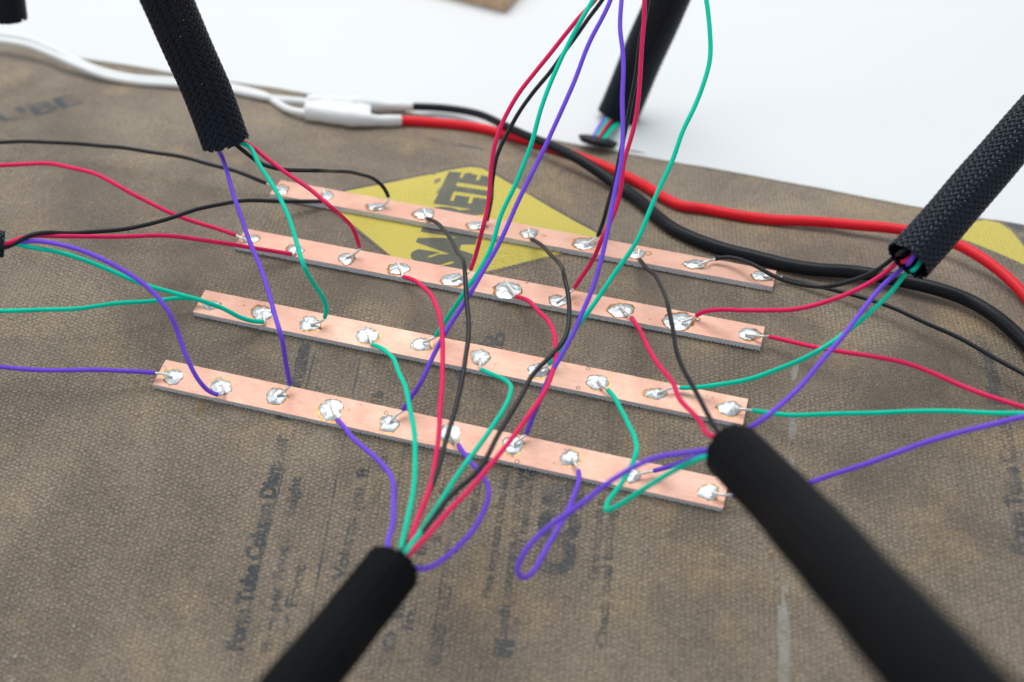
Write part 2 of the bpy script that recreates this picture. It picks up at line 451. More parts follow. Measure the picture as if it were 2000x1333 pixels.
# pale crumbs lying on the sheet
def crumbs():
    V = []; F = []
    r = random.Random(5)
    def crumb(c, s):
        b = len(V)
        for dx, dy, dz in ((1, 0, 0), (-.6, .8, 0), (-.5, -.9, 0), (0, 0, .8)):
            V.append((c.x + dx * s * r.uniform(.6, 1.2), c.y + dy * s * r.uniform(.6, 1.2), c.z + dz * s))
        F.extend([(b, b + 1, b + 3), (b + 1, b + 2, b + 3), (b + 2, b, b + 3)])
    for _ in range(420):
        x, y = r.uniform(-120, 310), r.uniform(-110, 175)
        crumb(Vector((x, y, surf(x, y))), r.choice((.11, .14, .17, .22, .30)))
    meshobj('dust', V, F, M_DUST, None, smooth=False, label='pale crumbs of dust scattered over the brown sheet', cat='dust', kind='stuff')
crumbs()
def glue_dots():
    pts = [(278, 292, 1), (243, 305, .8), (260, 338, 1), (222, 356, .9), (240, 383, 1.1), (198, 482, .8), (175, 540, .8), (192, 570, .6),
           (172, 622, .7), (122, 805, .7), (102, 858, .8), (120, 888, .6), (80, 908, .7), (100, 943, .9), (77, 998, .8), (397, 1032, 1.1),
           (82, 1195, 1.5), (35, 1225, .9), (65, 1325, 1.4), (605, 930, .5)]
    bm = bmesh.new(); bmesh.ops.create_uvsphere(bm, u_segments=10, v_segments=6, radius=1.0)
    base = [v.co.copy() for v in bm.verts]; bm.verts.index_update(); fs = [[v.index for v in f.verts] for f in bm.faces]; bm.free()
    for (zx, zy, s) in pts:
        c = on_surf(zx / 2.76, 850 + zy / 2.76)
        meshobj('glue_dot', [(c.x + b.x * s * .50, c.y + b.y * s * .62, c.z + b.z * s * .30) for b in base], fs, M_GLUE, sheet)
M_GLUE = simple('clear_glue', (0.36, 0.33, 0.28), 0.12)
glue_dots()

# ---------------------------------------------------------------- copper strips with their solder joints
SW, SL, ST = 11.088, 200.0, 2.0
STRIPS = {  # x0, y0, yaw, z of the centre, slope along, roll across
    'far': (1.50, 102.80, -0.0003, -1.093, 0.0002, -0.182),
    'second': (1.53, 68.87, 0.0017, 1.728, 0.0008, -0.111),
    'third': (0.88, 32.87, 0.0021, 1.458, -0.0016, 0.0641),
    'near': (0.0, 0.0, 0.0, -2.093, 0.0005, 0.0965)}
STRIP_LABEL = {
    'far': 'copper-faced board strip farthest from the viewer, crossing the yellow diamond, with black wires',
    'second': 'copper-faced board strip with red wires, next in front of the farthest strip',
    'third': 'copper-faced board strip with green wires, just behind the nearest strip',
    'near': 'copper-faced board strip nearest the viewer, with purple wires soldered on'}
def strip_pt(k, u, v, h=0.0):
    x0, y0, a, z, s1, ro = STRIPS[k]; c, s = math.cos(a), math.sin(a)
    return Vector((x0 + c * u - s * v, y0 + s * u + c * v - h * ro, z + s1 * (u - 100) + ro * (v - SW / 2) + h))
def strip_uv(k, px, py, h=0.0):
    d = ray(px, py)
    o = strip_pt(k, 0, 0, h); U = strip_pt(k, 1, 0, h) - o; V = strip_pt(k, 0, 1, h) - o
    n = U.cross(V); t = (o - CAM_LOC).dot(n) / d.dot(n); p = CAM_LOC + d * t - o
    return p.dot(U) / U.dot(U), p.dot(V) / V.dot(V)
JOINTS = {
 'far': [(550, 371, 28, 17), (638, 382, 26, 17), (735, 404, 36, 15), (829, 417, 40, 21), (931, 441, 36, 15), (1034, 456, 33, 18), (1143, 476, 44, 22), (1244, 496, 30, 17), (1358, 516, 42, 17), (1490, 539, 42, 17)],
 'second': [(490, 467, 32, 15), (577, 488, 34, 19), (677, 505, 31, 20), (780, 525, 41, 22), (885, 547, 46, 25), (992, 567, 52, 34), (1090, 588, 36, 22), (1213, 607, 50, 27), (1325, 628, 58, 33), (1463, 652, 42, 23)],
 'third': [(413, 596, 36, 18), (511, 612, 38, 28), (605, 632, 40, 29), (717, 655, 44, 30), (822, 673, 38, 27), (938, 698, 36, 32), (1050, 724, 42, 27), (1167, 746, 42, 29), (1280, 769, 42, 22), (1425, 797, 48, 30)],
 'near': [(338, 735, 38, 30), (431, 755, 40, 33), (540, 774, 39, 31), (647, 800, 46, 42), (760, 827, 38, 35), (880, 847, 42, 38), (1002, 870, 40, 38), (1113, 895, 38, 31), (1236, 929, 30, 28), (1384, 962, 40, 33)]}
def blob(k, j, px, py, w, h, parent):
    r = random.Random(hash((len(k), j)) % 9999 + j * 31 + len(k) * 7)
    cu, cv = strip_uv(k, px, py, 0.15)
    au, av = strip_uv(k, px + w / 2, py, 0.15); bu, bv = strip_uv(k, px, py - h / 2, 0.15)
    U = Vector((au - cu, av - cv)); V = Vector((bu - cu, bv - cv))
    seg, rings = 40, 9
    ph = [r.uniform(0, 6.28) for _ in range(8)]; am = [r.uniform(.3, 1) for _ in range(8)]
    notch = [(r.uniform(0, 6.28), r.uniform(-.15, .15), r.uniform(.14, .36)) for _ in range(7)]
    def out(t, jag=1.0):
        v = 1 + .05 * am[0] * math.sin(2 * t + ph[0]) + .06 * am[1] * math.sin(3 * t + ph[1]) + .045 * am[2] * math.sin(5 * t + ph[2]) + .03 * am[3] * math.sin(9 * t + ph[3])
        for (c, a, s) in notch:
            d = (t - c + math.pi) % (2 * math.pi) - math.pi
            v += jag * a * math.exp(-(d / s) ** 2)
        return v * 0.98
    H = 0.48 + 0.22 * r.random()
    Vt = []; F = []
    for i in range(rings + 1):
        rho = i / rings
        for q in range(seg):
            t = q / seg * 2 * math.pi; p = U * (math.cos(t) * rho * out(t)) + V * (math.sin(t) * rho * out(t))
            z = H * (1 - rho ** 2.4) ** 0.95
            nn = noise.noise(Vector((p.x * .42 + j * 7.7, p.y * .42 + len(k) * 3.3, 1.2)))
            z *= 0.90 + 0.40 * nn
            z += (1 - rho) * 0.25 * abs(noise.noise(Vector((p.x * .8 + j, p.y * .8, 4.2))))
            Vt.append(strip_pt(k, cu + p.x, cv + p.y, 0.16 + max(0.0, z) if i < rings else 0.13))
    for i in range(rings):
        for q in range(seg):
            a = i * seg + q; b = i * seg + (q + 1) % seg
            F.append((a, a + seg, b + seg, b) if i else (a, a + seg, b + seg))
    so = meshobj('solder_joint', Vt, F, M_SOL, parent)
    # flux ring round the solder
    for (mat, sc, lift, sh, nm) in ((M_FLUXD, 1.045, .150, .04, 'burnt_flux'), (M_FLUX, 1.15, .142, .14, 'flux_residue')):
        ox, oy = r.uniform(-sh, sh), r.uniform(-sh * 1.6, sh * .6)
        V2 = [strip_pt(k, cu, cv, lift)]
        for q in range(seg):
            t = q / seg * 2 * math.pi; g = out(t, .8) * sc * (1 + .03 * math.sin(7 * t + ph[5]) + .025 * math.sin(13 * t + ph[6]))
            p = U * (math.cos(t) * g + ox) + V * (math.sin(t) * g + oy)
            vv = min(SW - .15, max(.15, cv + p.y))
            V2.append(strip_pt(k, cu + p.x, vv, lift))
        meshobj(nm, V2, [(0, q + 1, (q + 1) % seg + 1) for q in range(seg)], mat, so)
    return cu, cv
JC = {}
def build_strip(k):
    root = empty('copper_strip', strip_pt(k, 100, SW / 2, -ST), label=STRIP_LABEL[k], cat='circuit board strip', group='copper-faced strips lying side by side')
    r = random.Random(len(k) + 3)
    n = 300; V = []; F = []
    prev = 0
    for i in range(n + 1):
        u = SL * i / n; rr = []
        j1 = r.uniform(-.10, .10); tooth = (.36 if i % 2 else -.10) * r.uniform(.3, 1.1)
        for (v, h, dv) in ((0, 0, 0), (0, -.75, -.03 + j1 * .4), (0, -1.45, -.06 + j1), (0, -ST, -.14 + tooth),
                           (SW, -ST, .1 - tooth), (SW, -1.2, .05 - j1), (SW, 0, 0)):
            hh = h if h > -ST else h + (tooth * .35)
            V.append(strip_pt(k, u, v + dv, hh))
    m = 7
    for i in range(n):
        for q in range(m):
            a = i * m + q; b = i * m + (q + 1) % m
            F.append((a, b, b + m, a + m))
    F.append(tuple(range(m - 1, -1, -1))); F.append(tuple(n * m + q for q in range(m)))
    meshobj('board_core', V, F, M_BOARD, root, smooth=False)
    V = []; F = []
    hs = ((-.02, .0), (-.02, .09), (.06, .125), (SW - .06, .125), (SW + .02, .09), (SW + .02, .0)); m = len(hs)
    nn = 120
    for i in range(nn + 1):
        u = -.05 + (SL + .1) * i / nn
        for (v, h) in hs:
            e = noise.noise(Vector((u / 3, v, 3))) * .05
            V.append(strip_pt(k, u, v + e, h + .002))
    for i in range(nn):
        for q in range(m):
            a = i * m + q; b = i * m + (q + 1) % m; F.append((a, b, b + m, a + m))
    F.append(tuple(range(m - 1, -1, -1))); F.append(tuple(nn * m + q for q in range(m)))
    meshobj('copper_foil', V, F, M_COP, root, smooth=False)
    for j, (px, py, w, h) in enumerate(JOINTS[k]):
        JC[k, j] = blob(k, j, px, py, w, h, root)
for k in STRIPS: build_strip(k)
# small rings and specks of flux left on the copper
def ring(k, px, py, rad, mat=M_FLUXD):
    u, v = strip_uv(k, px, py, .14); V = []; F = []; n = 18
    for i in range(n):
        t = i / n * 2 * math.pi
        for rr in (rad, rad * .62): V.append(strip_pt(k, u + math.cos(t) * rr, v + math.sin(t) * rr, .14))
    for i in range(n):
        a = 2 * i; b = 2 * ((i + 1) % n); F.append((a, b, b + 1, a + 1))
    root = [o for o in col.objects if o.get('label') == STRIP_LABEL[k]][0]
    meshobj('flux_ring', V, F, mat, root)
for a in (('third', 1149, 720, .75), ('third', 1129, 758, .75), ('third', 972, 710, .5, M_FLUX), ('third', 833, 698, .35), ('third', 1392, 777, .45), ('third', 1380, 773, .35),
          ('near', 378, 735, .5, M_FLUX), ('near', 754, 807, .8), ('near', 1010, 902, .9), ('near', 1104, 878, .35), ('near', 1082, 905, .3), ('near', 971, 856, .4),
          ('second', 1029, 553, .55), ('second', 1269, 624, .35), ('second', 906, 557, .3), ('second', 1127, 594, 1.0, M_FLUX), ('second', 1363, 624, 1.0), ('far', 1062, 461, .9, M_FLUX), ('far', 1266, 495, 1.5, M_FLUX),
          ('far', 824, 430, .4), ('far', 951, 444, .6), ('third', 477, 597, .35), ('third', 786, 668, .35, M_FLUX), ('near', 322, 716, .3)): ring(*a)

# ---------------------------------------------------------------- tubes
def catmull(P, step):
    out = []
    n = len(P)
    for i in range(n - 1):
        p0 = P[i - 1] if i else P[0] * 2 - P[1]; p1 = P[i]; p2 = P[i + 1]; p3 = P[i + 2] if i + 2 < n else P[-1] * 2 - P[-2]
        k = max(1, int((p2 - p1).length / step))
        # centripetal-like: scale tangents to the segment so uneven spacing does not overshoot
        d01 = max(1e-3, (p1 - p0).length); d12 = max(1e-3, (p2 - p1).length); d23 = max(1e-3, (p3 - p2).length)
        m1 = ((p1 - p0) / d01 * d12 + (p2 - p1) / d12 * d01) / (d01 + d12) * d12
        m2 = ((p2 - p1) / d12 * d23 + (p3 - p2) / d23 * d12) / (d12 + d23) * d12
        for j in range(k):
            t = j / k
            out.append((2*t**3 - 3*t*t + 1) * p1 + (t**3 - 2*t*t + t) * m1 + (-2*t**3 + 3*t*t) * p2 + (t**3 - t*t) * m2)
    out.append(P[-1].copy()); return out
def frames(C):
    n = len(C); T = [(C[min(i + 1, n - 1)] - C[max(i - 1, 0)]).normalized() for i in range(n)]
    up = Vector((0, 0, 1)) if abs(T[0].z) < .9 else Vector((0, 1, 0))
    X = (up - T[0] * up.dot(T[0])).normalized(); out = []
    for i in range(n):
        X = (X - T[i] * X.dot(T[i])).normalized(); out.append((X, T[i].cross(X)))
    return T, out
def tube(name, C, rad, mat, parent=None, seg=10, cap=True, flat=1.0, **kw):
    T, fr = frames(C); V = []; F = []; n = len(C)
    for i, c in enumerate(C):
        r = rad(i / (n - 1)) if callable(rad) else rad
        X, Y = fr[i]
        for q in range(seg):
            t = q / seg * 2 * math.pi; V.append(c + X * (math.cos(t) * r) + Y * (math.sin(t) * r * flat))
    for i in range(n - 1):
        for q in range(seg):
            a = i * seg + q; b = i * seg + (q + 1) % seg; F.append((a, b, b + seg, a + seg))
    if cap: F.append(tuple(range(seg - 1, -1, -1))); F.append(tuple((n - 1) * seg + q for q in range(seg)))
    return meshobj(name, V, F, mat, parent, **kw)

def path(pts, r, end3=None, start3=None, floor=True):
    """points (px, py[, anchor]); anchor > 0 is the height over the sheet in mm, < 0 the distance from the lens plane.
    Between anchors the distance runs smoothly along the wire."""
    n = len(pts); s = [0]
    for a, b in zip(pts, pts[1:]): s.append(s[-1] + math.hypot(b[0] - a[0], b[1] - a[1]))
    D = {}
    for i, p in enumerate(pts):
        if len(p) > 2:
            D[i] = -p[2] if p[2] < 0 else depth_of(on_surf(p[0], p[1], p[2]))
    ks = sorted(D)
    out = []
    for i, p in enumerate(pts):
        if i <= ks[0]: d = D[ks[0]]
        elif i >= ks[-1]: d = D[ks[-1]]
        else:
            a = max(k for k in ks if k <= i); b = min(k for k in ks if k >= i)
            d = D[a] if a == b else D[a] + (D[b] - D[a]) * (s[i] - s[a]) / (s[b] - s[a])
        out.append(at_depth(p[0], p[1], d))
    if start3: out = start3 + out
    if end3: out = out + end3
    C = catmull(out, 1.1)
    for _ in range(2):
        C = [C[0]] + [C[i] * .5 + (C[i - 1] + C[i + 1]) * .25 for i in range(1, len(C) - 1)] + [C[-1]]
    if floor:
        for c in C: c.z = max(c.z, surf(c.x, c.y) + r * 1.02)
    return C

# ---------------------------------------------------------------- braided sleeves
SLEEVE = {}
def sleeve(key, pts, W, label, flat=0.62, step=.55, N=32, grp='black braided sleeves round the wire bundles', roll=None, kang=0.50):
    C = path(pts, 1, floor=False); C = catmull([c for c in C[::6]] + [C[-1]], step)
    L = [0]
    for a, b in zip(C, C[1:]): L.append(L[-1] + (b - a).length)
    n = len(C)
    T = [(C[min(i + 1, n - 1)] - C[max(i - 1, 0)]).normalized() for i in range(n)]
    fr = []
    for i in range(n):   # broad side of the flattened sleeve turned to the given direction
        view = (C[i] - CAM_LOC).normalized() if roll is None else Vector(roll)
        Y = (view - T[i] * view.dot(T[i])).normalized(); X = Y.cross(T[i]); fr.append((X, Y))
    root = empty('braided_sleeve', C[0], label=label, cat='cable sleeve', group=grp)
    a_, b_ = W / 2, W / 2 * flat
    kk = kang / ((a_ + b_) / 2); dth = 2 * math.pi / N; V = []; F = []
    hw = dth * (.475 if key in ('UL', 'R') else .66); amp = .30
    rr = random.Random(len(key) * 13 + 5)
    def P(i, th, off):
        X, Y = fr[i]
        fl = 1 + .035 * math.exp(-L[i] / 3.0)
        # a little lumpiness where the wires inside push out
        lump = .35 * noise.noise(Vector((math.cos(th) * .8, math.sin(th) * .8, L[i] / 26 + len(key))))
        return C[i] + X * (math.cos(th) * (a_ * fl + off + lump)) + Y * (math.sin(th) * (b_ * fl + off + lump))
    for fam in (1, -1):
        for s in range(N):
            i0 = 0
            trim = rr.uniform(0, 1.1)
            while L[i0] < trim: i0 += 1
            base = len(V); cnt = 0
            for i in range(i0, n):
                th = s * dth + fam * kk * L[i]
                # index of the crossing strand of the other family, counted continuously
                m = 2 * kk * L[i] / dth
                other = s + m if fam == 1 else s - m
                o = amp * math.sin(math.pi / 2 * (s + other) + math.pi / 4) * fam
                for (e, z) in ((-1, -.14), (-.36, .06), (.36, .06), (1, -.14)):
                    V.append(P(i, th + e * hw, o + z))
                cnt += 1
            for i in range(cnt - 1):
                for q in range(3):
                    a = base + i * 4 + q; F.append((a, a + 1, a + 5, a + 4) if fam == 1 else (a, a + 1, a + 5, a + 4))
    meshobj('braid', V, F, M_BRAID_DARKENED if key in ('LL', 'LR') else M_BRAID, root, kind='stuff')
    SLEEVE[key] = (C, fr, a_, b_, L)
def into(key, k, n=8, deep=26):
    """three points leading a wire through the mouth of a sleeve"""
    C, fr, a_, b_, L = SLEEVE[key]
    t = (k + .5) / n * 2 - 1
    o1 = (t * a_ * .52, (.22 if k % 2 else -.22) * b_)
    out = []
    for d, s in ((1.0, 1.0), (deep * .5, .6), (deep, .45)):
        i = min(range(len(L)), key=lambda q: abs(L[q] - d)); X, Y = fr[i]
        out.append(C[i] + X * o1[0] * s + Y * o1[1] * s)
    return out
sleeve('LL', [(768, 1108, -372), (700, 1195, -350), (620, 1295, -318), (530, 1408, -290), (400, 1570, -262)], 15.2, 'black braided sleeve rising out of the lower left foreground, wires fanning from its mouth', step=.55, flat=.8)
sleeve('LR', [(1428, 880, -378), (1520, 972, -335), (1640, 1105, -277), (1840, 1330, -212), (2040, 1560, -175)], 16.2, 'black braided sleeve running off the lower right corner, blurred close to the lens', step=.5, flat=.8)
sleeve('UL', [(443, 284, -482), (415, 205, -474), (372, 105, -460), (326, 0, -441), (265, -140, -415)], 16.4, 'black braided sleeve hanging in from the top left, in sharp focus with ragged end', flat=.7)
sleeve('R', [(1770, 514, -432), (1850, 425, -439), (1925, 338, -446), (2010, 240, -453), (2110, 125, -462)], 15.0, 'black braided sleeve entering from the right edge, open mouth over the thick black cable', flat=.75)
sleeve('B', [(1204, 232, -606), (1250, 122, -590), (1306, -5, -566), (1352, -115, -545)], 18.0, 'blurred black braided sleeve behind the sheet, standing over the black disc', step=1.0)
sleeve('L', [(14, 478, -452), (-60, 472, -448), (-170, 455, -440)], 8.5, 'tip of a black braided sleeve poking in at the left edge', step=.8, N=24)
sleeve('TL', [(16, 40, -560), (6, -40, -548), (-14, -150, -535)], 15.0, 'black braided sleeve end hanging in the top left corner', step=.8)

# ---------------------------------------------------------------- thin wires
WR = 0.80
ORD = ['first', 'second', 'third', 'fourth', 'fifth', 'sixth', 'seventh', 'eighth', 'ninth', 'tenth']
WHERE = {'far': 'farthest strip', 'second': 'second farthest strip', 'third': 'second nearest strip', 'near': 'nearest strip'}
COL = {'far': 'black', 'second': 'red', 'third': 'green', 'near': 'purple'}
DEST = {'LL': 'to the lower left sleeve', 'LR': 'to the lower right sleeve', 'UL': 'to the upper left sleeve',
        'R': 'to the right-hand sleeve', 'L': 'to the sleeve tip at left', 'top': 'out of the top edge',
        'left': 'off the left edge', 'right': 'off the right edge'}
def wire(k, j, pts, bare, dest, slot=0, thick=1.0):
    """pts run from the stripped end at the joint outwards; bare: pixels from the insulation back into the solder"""
    c = COL[k]
    e3 = into(dest, slot) if dest in SLEEVE else None
    C = path(pts, WR, e3)
    q = len(k) * 17 + j * 5.3; m = len(C)
    for i in range(3, m):       # the slight unevenness of hand-bent wire
        a = min(1, (i - 3) / 14, (m - 1 - i) / 14 + .001)
        C[i] = C[i] + Vector((noise.noise(Vector((i / 16, q, 0))), noise.noise(Vector((i / 16, q, 9))), noise.noise(Vector((i / 14, q, 5))) * .5)) * (.75 * a)
        C[i].z = max(C[i].z, surf(C[i].x, C[i].y) + WR)
    root = empty(c + '_wire', C[0], label='%s wire, %s joint of the %s, leading %s' % (c, ORD[j], WHERE[k], DEST[dest]), cat='wire', group='thin wires soldered to the copper strips')
    n = len(C)
    tube('insulation', C, lambda t: WR * (0.93 if t * n < .8 else 1.0) * (1 + .012 * math.sin(t * n * .37)), M_WIRE[c], root, seg=12)
    # stripped end: from inside the insulation, down onto the blob
    d0 = (C[0] - C[2]).normalized()
    P = [C[0] - d0 * 1.2, C[0] + d0 * .3]
    for i, b in enumerate(bare):
        h = b[2] if len(b) > 2 else 1.15
        u, v = strip_uv(k, b[0], b[1], h); P.append(strip_pt(k, u, v, h))
    tube('bare_end', catmull(P, .4), lambda t: .50 if t < .9 else .42, M_TIN, root, seg=8)

Z = 3.0   # height of a wire lying just above a strip
# farthest strip, black
wire('far', 0, [(520, 359, 5), (500, 350, 7), (450, 332, 9), (400, 318, 10), (330, 302, 10), (250, 291, 9), (150, 281, 8), (0, 278, 8), (-120, 284, 8)], [(532, 365, 1.2), (545, 370)], 'left')
wire('far', 1, [(630, 393, Z), (600, 394, 4), (540, 393, 8), (480, 391, 14), (440, 396, 18), (400, 404), (330, 426), (250, 446), (150, 456), (60, 460, -455)], [(634, 388, 1.1), (632, 372, 1.8), (631, 368, 2.4)], 'L', 1)
wire('far', 2, [(759, 386, 6.5), (752, 370, 9), (735, 354, 13), (700, 341, 20), (660, 335, 28), (600, 333, 38), (545, 328), (505, 315), (478, 296, -486)], [(757, 394, 3), (748, 401, 1.2), (728, 407)], 'UL', 6)
wire('far', 3, [(835, 427, 3.5), (850, 434, 6), (872, 455, 13), (893, 490, 22), (907, 530, 31), (914, 590), (913, 660), (905, 730), (890, 800), (866, 880), (838, 960), (812, 1030, -388)], [(832, 420, 1.2), (829, 412, 1.8), (828, 406, 2)], 'LL', 4)
wire('far', 4, [(951, 432, 4), (954, 418, 6), (959, 395, 12), (964, 350, 26), (974, 300), (990, 262), (1010, 225), (1036, 190), (1070, 148), (1105, 95), (1140, 50), (1178, 0, -492), (1215, -70, -485), (1240, -160, -480)], [(945, 438, 2), (932, 443)], 'top')
wire('far', 5, [(1038, 467, 3.5), (1050, 474, 6), (1070, 492, 12), (1090, 515, 19), (1104, 543, 26), (1112, 580), (1113, 620), (1105, 662), (1080, 694), (1040, 733), (1010, 785), (976, 840), (930, 920), (885, 965), (835, 1030, -384)], [(1036, 460, 1.2), (1033, 452, 2), (1032, 446, 2.2)], 'LL', 5)
wire('far', 6, [(1167, 463, 4), (1175, 443, 7), (1184, 413, 14), (1195, 370, 26), (1209, 310), (1222, 262), (1232, 205), (1241, 150), (1249, 95), (1259, 38), (1266, 0, -480), (1278, -70, -478), (1290, -160, -475)], [(1161, 468, 2), (1142, 479)], 'top')
wire('far', 7, [(1249, 507, 3.5), (1258, 518, 6), (1280, 540, 14), (1296, 567, 21), (1307, 605, 28), (1314, 640), (1322, 690), (1335, 722), (1356, 762), (1384, 808), (1408, 850, -388)], [(1247, 500, 1.3), (1248, 490, 2), (1249, 486, 2.4)], 'LR', 1)
wire('far', 8, [(1397, 507, 4), (1412, 503, 5), (1435, 505, 6), (1468, 517, 7.5), (1505, 537, 9), (1545, 553, 12), (1585, 561, 17), (1620, 560, 23), (1665, 548), (1705, 532), (1742, 508, -444)], [(1380, 511, 2.6), (1362, 519)], 'R', 0)
wire('far', 9, [(1528, 543, 2.2), (1560, 551, 2.2), (1610, 563, 3), (1660, 574, 4), (1720, 594, 5), (1790, 622, 5), (1860, 655, 5), (1930, 692, 6), (2010, 738, 7), (2100, 800, 8)], [(1512, 541, 1.4), (1490, 540, 1)], 'right')
# red
wire('second', 0, [(461, 460, 4), (430, 449, 5), (380, 434, 8), (330, 415, 12), (270, 384, 16), (220, 357, 18), (170, 335, 19), (120, 324, 19), (60, 321, 18), (0, 322, 18), (-120, 330, 16)], [(470, 465, 1.8), (480, 469)], 'left')
wire('second', 1, [(571, 497, 3.6), (540, 492, 5), (490, 484, 9), (440, 476, 14), (400, 469), (350, 463), (290, 460), (200, 463), (110, 464), (50, 464, -455)], [(576, 492, 1.2), (580, 478, 2), (581, 468, 2.6)], 'L', 4)
wire('second', 2, [(702, 483, 6), (699, 472, 9), (690, 448, 15), (670, 425, 23), (645, 403, 32), (610, 374), (570, 347), (520, 312), (487, 284, -486)], [(700, 490, 3.4), (690, 497, 1.6), (676, 503)], 'UL', 7)
wire('second', 3, [(788, 541, 3.5), (805, 546, 5), (826, 560, 9), (850, 592, 16), (862, 630, 22), (865, 690), (862, 770), (858, 830), (850, 900), (832, 970), (810, 1035, -384)], [(786, 534, 1.3), (780, 521, 1.8), (777, 513, 2.6)], 'LL', 2)
wire('second', 4, [(919, 528, 5.5), (925, 512, 8), (934, 482, 14), (944, 445, 23), (951, 410), (956, 370), (961, 318), (966, 285), (979, 246), (1007, 195), (1046, 140), (1092, 80), (1128, 39), (1163, 0, -478), (1200, -70, -478), (1235, -160, -478)], [(914, 533, 3.2), (900, 541, 1.4), (882, 549)], 'top')
wire('second', 5, [(1008, 579, 3.6), (1024, 584, 5), (1050, 604, 10), (1074, 632, 17), (1087, 665, 24), (1088, 695), (1078, 730), (1062, 768), (1030, 820), (990, 870), (950, 920), (900, 975), (845, 1035, -380)], [(1004, 572, 1.6), (993, 558, 2), (987, 548, 2.2)], 'LL', 3)
wire('second', 6, [(1122, 563, 5), (1130, 550, 8), (1151, 519, 14), (1178, 464, 27), (1198, 421), (1213, 371), (1221, 312), (1233, 265), (1245, 211), (1252, 150), (1255, 78), (1257, 30), (1258, 0, -470), (1262, -70, -472), (1268, -160, -474)], [(1113, 572, 3), (1098, 583, 1.3), (1088, 590)], 'top')
wire('second', 7, [(1234, 621, 3.6), (1243, 636, 6), (1258, 664, 12), (1275, 698, 18), (1294, 722), (1312, 745), (1330, 778), (1356, 812), (1385, 850, -392)], [(1229, 615, 1.6), (1218, 604, 1.8), (1211, 595, 1.8)], 'LR', 0)
wire('second', 8, [(1360, 617, 4), (1372, 610, 6), (1400, 606, 9), (1450, 607, 13), (1510, 607, 18), (1560, 603, 24), (1620, 588), (1680, 563), (1735, 530), (1752, 516, -444)], [(1350, 622, 2.4), (1332, 630)], 'R', 3)
wire('second', 9, [(1502, 658, 4), (1530, 664, 5), (1580, 676, 7), (1640, 688, 10), (1700, 697, 13), (1760, 709, 16), (1830, 733, 20), (1900, 762, 23), (2000, 795, 26), (2100, 822, 28)], [(1490, 657, 2.6), (1470, 655, 1.4), (1455, 653, 1.2)], 'right')
# green
wire('third', 0, [(384, 585, 5), (360, 582, 6), (320, 585, 8), (260, 592, 10), (180, 600, 11), (80, 606, 11), (0, 608, 11), (-120, 606, 11)], [(396, 590, 2), (412, 597)], 'left')
wire('third', 1, [(515, 629, 3.8), (495, 628, 5), (470, 621, 8), (435, 602, 13), (400, 588, 17), (350, 576), (280, 555), (190, 519), (110, 493), (50, 482, -455)], [(516, 622, 1.6), (512, 610, 1.6)], 'L', 5)
wire('third', 2, [(634, 621, 5.5), (638, 608, 8), (632, 585, 13), (612, 555, 21), (594, 520, 31), (577, 470), (560, 415), (535, 365), (505, 318), (484, 285, -484)], [(630, 626, 3), (622, 630, 1.6), (606, 634)], 'UL', 5)
wire('third', 3, [(727, 673, 3.8), (742, 679, 5), (762, 695, 9), (782, 728, 16), (797, 775, 23), (806, 830), (811, 890), (806, 960), (797, 1020), (786, 1060, -380)], [(724, 665, 1.8), (718, 655, 1.5)], 'LL', 1)
wire('third', 4, [(851, 657, 5), (858, 645, 7), (880, 612, 14), (908, 572, 22), (932, 535), (960, 480), (983, 413), (1011, 351), (1034, 289), (1054, 222), (1077, 156), (1104, 97), (1133, 42), (1158, 0, -470), (1195, -70, -472), (1232, -160, -476)], [(843, 662, 2.8), (826, 670, 1.3)], 'top')
wire('third', 5, [(940, 722, 3.8), (957, 730, 5), (980, 740, 8), (997, 753, 12), (999, 770, 17), (988, 797, 22), (960, 840), (920, 893), (880, 950), (840, 1010, -392), (815, 1050, -380)], [(938, 712, 2), (937, 700, 1.4)], 'LL', 4)
wire('third', 6, [(1072, 712, 4.5), (1085, 697, 7), (1105, 670, 12), (1140, 620, 22), (1175, 570), (1210, 519), (1245, 468), (1272, 410), (1292, 359), (1315, 308), (1336, 252), (1358, 207), (1376, 158), (1386, 110), (1387, 58), (1380, 0, -466), (1360, -70, -468), (1320, -160, -472)], [(1064, 717, 2.4), (1048, 724)], 'top')
wire('third', 7, [(1187, 762, 4), (1196, 771, 5), (1210, 795, 9), (1228, 829, 15), (1241, 858, 20), (1241, 889, 25), (1231, 913), (1218, 937), (1200, 962), (1184, 984), (1181, 996, -405), (1199, 993, -400), (1226, 977), (1252, 958), (1289, 935), (1330, 914), (1375, 894, -382)], [(1181, 757, 2), (1168, 744, 1.5)], 'LR', 6)
wire('third', 8, [(1328, 758, 4), (1345, 758, 4.5), (1400, 752, 8), (1470, 738, 14), (1540, 714, 22), (1600, 685, 30), (1650, 652), (1700, 607), (1740, 570), (1768, 535, -444)], [(1314, 758, 2.4), (1300, 762, 1.6), (1284, 768)], 'R', 7)
wire('third', 9, [(1470, 802, 4), (1490, 805, 5), (1540, 811, 7), (1600, 811, 10), (1680, 808, 14), (1760, 804, 18), (1850, 804, 22), (1930, 807, 25), (2000, 809, 27), (2110, 812, 29)], [(1456, 800, 2.4), (1435, 798, 1.4)], 'right')
